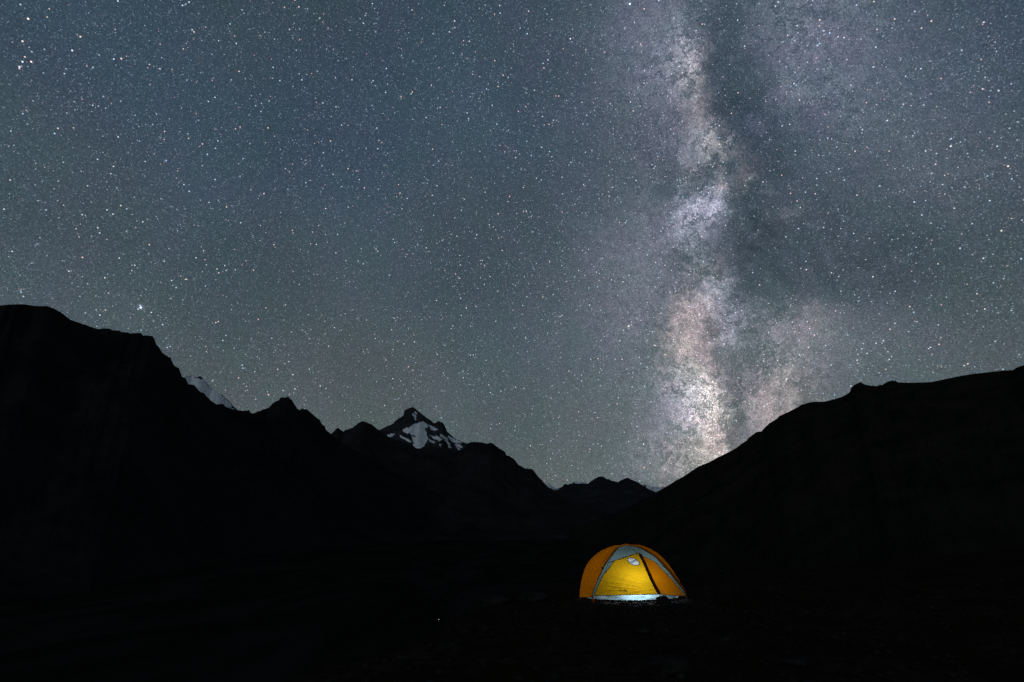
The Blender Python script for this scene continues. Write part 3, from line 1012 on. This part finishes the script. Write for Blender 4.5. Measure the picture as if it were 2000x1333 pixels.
seam('hem', np.array([ZIP[-1] * (1 - t) + G1[-1] * t for t in np.linspace(0, 1, 10)]), M_SEAM, 0.007, 0.006)
seam('hem', np.array([C1[-1] * (1 - t) + C2[-1] * t for t in np.linspace(0, 1, 10)]), M_SEAM, 0.008, 0.006)

# zip flap: a strip that widens a little towards the ground
zc = np.array(ZIP)
wid = np.interp(np.linspace(0, 1, len(zc)), [0, .06, .2, 1], [0.014, 0.036, 0.032, 0.037])
nx = np.array([1.0, 0.0, 0.35])
zv, zf = [], []
for i in range(len(zc)):
    c = zc[i] + np.array([0.012, -0.022, 0.004])
    zv += [c - nx * wid[i] * 0.9, c + np.array([0, -0.012, 0.002]), c + nx * wid[i] * 0.9]
for i in range(len(zc) - 1):
    a = i * 3
    zf += [[a, a + 1, a + 4, a + 3], [a + 1, a + 2, a + 5, a + 4]]
flap = mesh_obj('zip_flap', zv, zf, M_FLAP, tent)
sol = flap.modifiers.new('thickness', 'SOLIDIFY')
sol.thickness = 0.006
flap['label'] = 'dark brown flap over the door zip'
tube('pull_tab', [np.array(at(1246, 1080, 12.33)), np.array(at(1244, 1082, 12.32)), np.array(at(1243, 1083.5, 12.32))], 0.010, M_SEAM, tent)
zend = zc[-1] + np.array([0.014, -0.022, 0.0])
tube('stake_strap', [zend, zend + np.array([0.012, -0.02, -0.06]), np.array([zend[0] + 0.03, zend[1] - 0.05, gh(zend[0], zend[1]) - 0.02])], 0.007, M_FLAP, tent)

# dark buckles on the pole clips
for (x, y, yy, w) in ((1177.5, 1110.3, 12.42, 3.2), (1184, 1118, 12.34, 1.6), (1303, 1121.5, 12.52, 1.3)):
    c = np.array(at(x, y, yy))
    k = w * 0.0115
    v = [c + np.array(p) for p in ((-k, -.02, .6 * k), (k * .8, -.02, k * .7), (k * .2, -.03, 0), (k * .8, -.02, -k * .2), (-k * .3, -.02, -k * .7),
                                   (-k, .01, .6 * k), (k * .8, .01, k * .7), (k * .2, .01, 0), (k * .8, .01, -k * .2), (-k * .3, .01, -k * .7))]
    f = [[0, 1, 2, 3, 4], [9, 8, 7, 6, 5]] + [[i, (i + 1) % 5 + 0, (i + 1) % 5 + 5, i + 5][::-1] for i in range(5)]
    mesh_obj('buckle', v, f, M_BLACK, tent, False)

# everything that lies on the door is laid on its surface
dvb = DOORL[:, None, :] * (1 - np.linspace(0, 1, 40)[None, :, None]) + ZIP[:, None, :] * np.linspace(0, 1, 40)[None, :, None]
dv_ = [Vector(p) for p in dvb.reshape(-1, 3)]
bvh = BVHTree.FromPolygons(dv_, grid_faces(len(DOORL), 40))
CAMP = Vector((0, 0, CAM_H))


def on_door(px, py, off):
    d = Vector(ray(px, py)).normalized()
    hit = bvh.ray_cast(CAMP, d)
    if hit[0] is None:
        return at(px, py, 12.2)
    return hit[0] - d * off


def win_px(r, th):
    a, b = WIN_A * r * math.cos(th), WIN_B * r * math.sin(th)
    return WIN_C[0] + a * math.cos(WIN_R) - b * math.sin(WIN_R), WIN_C[1] + a * math.sin(WIN_R) + b * math.cos(WIN_R)


NW = 40
NA, NB = 64, 34
gv = []
for j in range(NB):
    for i in range(NA):
        a_ = (i / (NA - 1) * 2 - 1) * 1.06
        b_ = (j / (NB - 1) * 2 - 1) * 1.06
        x_ = WIN_C[0] + WIN_A * a_ * math.cos(WIN_R) - WIN_B * b_ * math.sin(WIN_R)
        y_ = WIN_C[1] + WIN_A * a_ * math.sin(WIN_R) + WIN_B * b_ * math.cos(WIN_R)
        gv.append((a_, b_, x_, y_, on_door(x_, y_, 0.020)))
pane, pane2, strap = [], [], []
for f in grid_faces(NB, NA):
    ca, cb, cx, cy = [sum(gv[k][q] for k in f) / 4 for q in range(4)]
    if ca * ca + cb * cb > 1.10:
        continue
    # a strap crosses the pane from lower left to upper right
    off = (cx - WIN_C[0] + 1.0) * 0.50 + (cy - WIN_C[1]) * 0.866
    (strap if abs(off) < 1.5 else pane if off < 0 else pane2).append(f)
win = tube('window', [on_door(*win_px(1.06, 2 * math.pi * k / NW), 0.026) for k in range(NW + 1)], 0.006, M_SEAM, tent, 6)
win['label'] = 'small oval frosted window with a strap across it'
for nm, fs, mt in (('pane', pane, M_VINYL), ('pane', pane2, M_VINYL), ('strap', strap, M_MESH)):
    mesh_obj(nm, [q[4] for q in gv], fs, mt, win)

# printed maker's mark low on the door
def print_text(txt, x0, y0, width, height, slope):
    cu = bpy.data.curves.new('print', 'FONT')
    cu.body = txt
    cu.size = 1.0
    tmp = bpy.data.objects.new('print', cu)
    COL.objects.link(tmp)
    dg = bpy.context.evaluated_depsgraph_get()
    me = bpy.data.meshes.new_from_object(tmp.evaluated_get(dg))
    bpy.data.objects.remove(tmp)
    co = np.array([v.co[:] for v in me.vertices])
    lo, hi = co.min(0), co.max(0)
    for v, c in zip(me.vertices, co):
        fx = (c[0] - lo[0]) / (hi[0] - lo[0])
        fy = (c[1] - lo[1]) / (hi[1] - lo[1])
        px = x0 + fx * width
        py = y0 - fy * height + slope * fx * width
        v.co = on_door(px, py, 0.045)
    me.materials.clear()
    me.materials.append(M_PRINT)
    o = bpy.data.objects.new('printed_lettering', me)
    COL.objects.link(o)
    o.parent = tent
    o.matrix_parent_inverse = tent.matrix_basis.inverted()
    return o


print_text('THE', 1207.5, 1150.6, 6.0, 2.1, 0.10)
print_text('NORTH', 1207.8, 1153.3, 10.0, 2.1, 0.10)
print_text('FACE', 1209.0, 1156.0, 8.6, 2.1, 0.10)
# quarter dome emblem: three curved bands
ev, ef = [], []
for (r0, r1) in ((5.6, 6.9), (3.3, 4.7), (0.6, 2.3)):
    b0 = len(ev)
    for k in range(13):
        th = math.pi / 2 * k / 12
        for r in (r0, r1):
            ev.append(on_door(1218.6 + r * math.sin(th) * 0.98, 1156.6 - r * math.cos(th) * 0.80 + 0.1 * r * math.sin(th), 0.045))
    for k in range(12):
        a = b0 + 2 * k
        ef.append([a, a + 1, a + 3, a + 2])
emb = mesh_obj('printed_emblem', ev, ef, M_PRINT, tent, False)
emb['label'] = 'dark quarter dome emblem printed beside the lettering'

# pole feet, poles inside the fly
tube('pole', C2[2:-1] + (TENT_C - C2[2:-1]) * 0.03, 0.006, M_POLE, tent, 6)
tube('pole', G2[3:-1] + (TENT_C - G2[3:-1]) * 0.03, 0.006, M_POLE, tent, 6)
lf = np.array(C2[-1])
tube('pole_foot', [lf + np.array([.01, 0, .03]), lf + np.array([.03, -.02, -.05]), np.array([lf[0] + .035, lf[1] - .04, gh(lf[0], lf[1]) - .02])], [0.018, 0.020, 0.016], M_ORANGE2, tent)
rf = np.array(G1[-1])
tube('pole_foot', [rf + np.array([0, 0, .02]), rf + np.array([.02, -.01, -.03]), np.array([rf[0] + .03, rf[1] - .02, gh(rf[0], rf[1]) - .02])], [0.015, 0.014, 0.012], M_SEAM, tent)

# inner tent: a low white bathtub wall with slack folds and a groundsheet
plan = [(1.74, 12.72), (2.05, 12.58), (2.40, 12.45), (2.78, 12.36), (3.20, 12.47), (3.70, 12.74), (3.86, 13.10), (3.78, 13.60), (2.80, 13.72), (1.92, 13.62), (1.66, 13.05)]
pl = np.array(plan + plan[:1])
s = np.concatenate([[0], np.cumsum(np.linalg.norm(np.diff(pl, axis=0), axis=1))])
uu = np.linspace(0, s[-1], 161)[:-1]
px_, py_ = np.interp(uu, s, pl[:, 0]), np.interp(uu, s, pl[:, 1])
tv, tf = [], []
NH = 8
for j in range(NH):
    h = j / (NH - 1)
    for i in range(160):
        w = (vnoise(np.array([uu[i] * 6.0]), np.array([h * 1.5]))[0] - 0.5) * 0.05 * math.sin(math.pi * h * .8)
        inx = (TENT_C[0] - px_[i]) * 0.03 * h
        iny = (13.1 - py_[i]) * 0.05 * h
        z0 = gh(px_[i], py_[i]) + 0.006
        hh = 0.150 + 0.02 * math.sin(uu[i] * 2.3)
        tv.append((px_[i] + inx, py_[i] + iny + w, z0 + hh * h))
for j in range(NH - 1):
    for i in range(160):
        i2 = (i + 1) % 160
        tf.append([j * 160 + i, j * 160 + i2, (j + 1) * 160 + i2, (j + 1) * 160 + i])
tub = mesh_obj('inner_tent_wall', tv, tf, M_TUB, tent)
tub['label'] = 'white inner tent wall under the hem'
mesh_obj('groundsheet', [(x, y, gh(x, y) + 0.008) for x, y in zip(px_, py_)], [list(range(160))], M_FLOOR, tent, False)

# ------------------------------------------------------------------ lantern inside the tent
lp = np.array(at(1241, 1141, 12.61))
LZ = gh(lp[0], lp[1]) + 0.012
lantern = empty('camping_lantern', (lp[0], lp[1], LZ))
tag(lantern, 'lit camping lantern standing inside the yellow dome tent', 'lantern')


def lathe(name, prof, mat, parent, loc, seg=20):
    V, F_ = [], []
    for r, z in prof:
        for k in range(seg):
            a = 2 * math.pi * k / seg
            V.append((loc[0] + r * math.cos(a), loc[1] + r * math.sin(a), loc[2] + z))
    for i in range(len(prof) - 1):
        for k in range(seg):
            k2 = (k + 1) % seg
            F_.append([i * seg + k, i * seg + k2, (i + 1) * seg + k2, (i + 1) * seg + k])
    F_.append([k for k in range(seg)][::-1])
    F_.append([(len(prof) - 1) * seg + k for k in range(seg)])
    return mesh_obj(name, V, F_, mat, parent)


M_GLOBE, g_ = new_mat('clear_lit_globe')
e_ = g_.node('ShaderNodeEmission')
g_.put(e_.inputs[0], (0.86, 0.94, 1.0))
e_.inputs[1].default_value = 2.0
t_ = g_.node('ShaderNodeBsdfTransparent')
a_ = g_.node('ShaderNodeAddShader')
g_.t.links.new(e_.outputs[0], a_.inputs[0])
g_.t.links.new(t_.outputs[0], a_.inputs[1])
out(g_, a_.outputs[0])
M_GLOBE.cycles.emission_sampling = 'NONE'
LH = lp[2] - LZ
lathe('stand', [(0.07, 0), (0.07, 0.015), (0.012, 0.03), (0.010, LH - 0.05)], M_BLACK, lantern, (lp[0], lp[1], LZ))
globe = lathe('globe', [(0.015, -0.045), (0.034, -0.035), (0.040, 0.0), (0.034, 0.035), (0.015, 0.045)], M_GLOBE, lantern, lp)
lathe('cap', [(0.036, 0.047), (0.034, 0.06), (0.010, 0.07)], M_BLACK, lantern, lp)
ld = bpy.data.lights.new('lantern_light', 'POINT')
ld.energy = 12.0
ld.color = (0.86, 0.94, 1.0)
ld.shadow_soft_size = 0.045
lo = bpy.data.objects.new('lantern_light', ld)
COL.objects.link(lo)
lo.location = (lp[0], lp[1] - 0.005, lp[2])
lo.parent = lantern
lo.matrix_parent_inverse = lantern.matrix_basis.inverted()


# ------------------------------------------------------------------ boulders
def boulder(label, px, py, wpx, hpx, Y=None, deep=0.7, seed=1, group=None, name='boulder'):
    """a stone whose base stands at the pixel's place on the ground"""
    if Y is None:
        d = ray(px, py)
        t = 8.0
        for _ in range(30):
            p = np.array([0, 0, CAM_H]) + d * t
            t += (p[2] - gh(p[0], p[1])) / max(0.05, -d[2]) * 0.6
        p = np.array([0, 0, CAM_H]) + d * t
    else:
        p = np.array(at(px, py, Y))
        p[2] = gh(p[0], p[1])
    dist = p[1] / ray(px, py)[1]
    w, h = wpx * dist / 1000, hpx * dist / 1000
    bm = bmesh.new()
    bmesh.ops.create_icosphere(bm, subdivisions=3, radius=1.0)
    r2 = np.random.default_rng(seed)
    planes = r2.normal(size=(14, 3))
    planes /= np.linalg.norm(planes, axis=1, keepdims=True)
    offs = r2.uniform(0.62, 0.92, 14)
    for v in bm.verts:
        c = np.array(v.co)
        k = planes @ c
        for q in range(14):
            if k[q] > offs[q]:
                c = c - planes[q] * (k[q] - offs[q]) * 0.9
        n = 1 + 0.06 * (fbm(np.array([c[0] * 2.5 + seed]), np.array([c[1] * 2.5 + c[2] * 1.7]), 4)[0] - 0.5)
        c = c * n
        v.co = (c[0] * w * 0.56, c[1] * w * 0.5 * deep, max(c[2], -0.4) * h * 0.72 + h * 0.28)
    me = bpy.data.meshes.new(name)
    bm.to_mesh(me)
    bm.free()
    me.polygons.foreach_set('use_smooth', [i % 3 > 0 for i in range(len(me.polygons))])
    me.materials.append(M_STONE)
    o = bpy.data.objects.new(name, me)
    o.location = p
    o.rotation_euler = (0, 0, r2.uniform(-0.3, 0.3))
    COL.objects.link(o)
    tag(o, label, 'rock', group)
    return o


boulder('dark rounded rock holding down the tent door at the foot of the zip', 1295.5, 1178.5, 34, 16, seed=4)
boulder('small dark rock at the left front corner of the tent', 1150, 1176.5, 13, 8, seed=9)
boulder('long low boulder on the rim left of the tent', 958, 1181, 82, 17, seed=12, deep=0.5)
boulder('peaked boulder on the rim between the low boulder and the tent', 1040, 1173, 58, 19, seed=17, deep=0.6)
boulder('broad dark boulder in the foreground below the tent', 1300, 1312, 100, 34, seed=23, deep=0.6)
boulder('flat stone in the foreground left of the tent', 880, 1270, 60, 14, seed=27)
boulder('flat stone on the dark ground right of the foreground boulder', 1545, 1300, 60, 16, seed=31)
boulder('small stone in front of the tent', 1255, 1235, 34, 9, seed=36)
boulder('small stone lying on the bare ground right of the tent', 1415, 1252, 28, 9, seed=41)


# loose gravel: one mass nobody could count
def build_gravel():
    bm = bmesh.new()
    bmesh.ops.create_icosphere(bm, subdivisions=1, radius=1.0)
    bv = np.array([v.co[:] for v in bm.verts])
    bf = [[v.index for v in f.verts] for f in bm.faces]
    bm.free()
    N1, N2 = 2200, 3000
    x = np.concatenate([rng.uniform(1.3, 4.2, N1), rng.uniform(-3, 12, N2)])
    y = np.concatenate([rng.uniform(11.2, 12.9, N1), rng.uniform(4, 22, N2)])
    sz = np.concatenate([rng.uniform(0.006, 0.022, N1), rng.uniform(0.01, 0.045, N2)])
    ok = edge_dist(x, y) < 0.2
    x, y, sz = x[ok], y[ok], sz[ok]
    z = ground_h(x, y) + sz * 0.25
    n = len(x)
    c = bv[None] * (1 + rng.uniform(-.25, .25, (n, len(bv), 1)))
    c = c * np.stack([rng.uniform(.8, 1.5, n), rng.uniform(.8, 1.5, n), rng.uniform(.5, .9, n)], 1)[:, None, :] * sz[:, None, None]
    a = rng.uniform(0, 6.28, n)[:, None]
    V = np.stack([c[..., 0] * np.cos(a) - c[..., 1] * np.sin(a) + x[:, None],
                  c[..., 0] * np.sin(a) + c[..., 1] * np.cos(a) + y[:, None], c[..., 2] + z[:, None]], -1)
    F_ = (np.array(bf)[None] + (np.arange(n) * len(bv))[:, None, None]).reshape(-1, 3).tolist()
    o = mesh_obj('gravel', V.reshape(-1, 3), F_, M_STONE, None, False)
    o['kind'] = 'stuff'
    o['label'] = 'loose gravel scattered over the ground around the tent'
    o['category'] = 'gravel'
    return o


build_gravel()

# ------------------------------------------------------------------ one far lamp down in the valley
d = ray(857, 1210)
t = 300.0
for _ in range(60):
    p = np.array([0, 0, CAM_H]) + d * t
    t += (p[2] - 1.6 - gh(p[0], p[1])) / 0.169 * 0.5
p = np.array([0, 0, CAM_H]) + d * t
base = np.array([p[0], p[1], gh(p[0], p[1])])
far = empty('camp_lamp', base)
tag(far, 'tiny lone camp light far down in the valley left of the tent', 'lamp')
Hh = p[2] - base[2]
lathe('post', [(0.12, 0), (0.05, 0.05), (0.04, Hh - 0.18)], M_METAL, far, base, 10)
lathe('globe', [(0.06, -0.16), (0.15, -0.10), (0.17, 0), (0.14, 0.11), (0.05, 0.16)], mat_emit('far_lamp_glow', (1.0, 0.86, 0.72), 1.3), far, p, 14)
lathe('cap', [(0.17, 0.162), (0.15, 0.2), (0.03, 0.26)], M_METAL, far, p, 14)
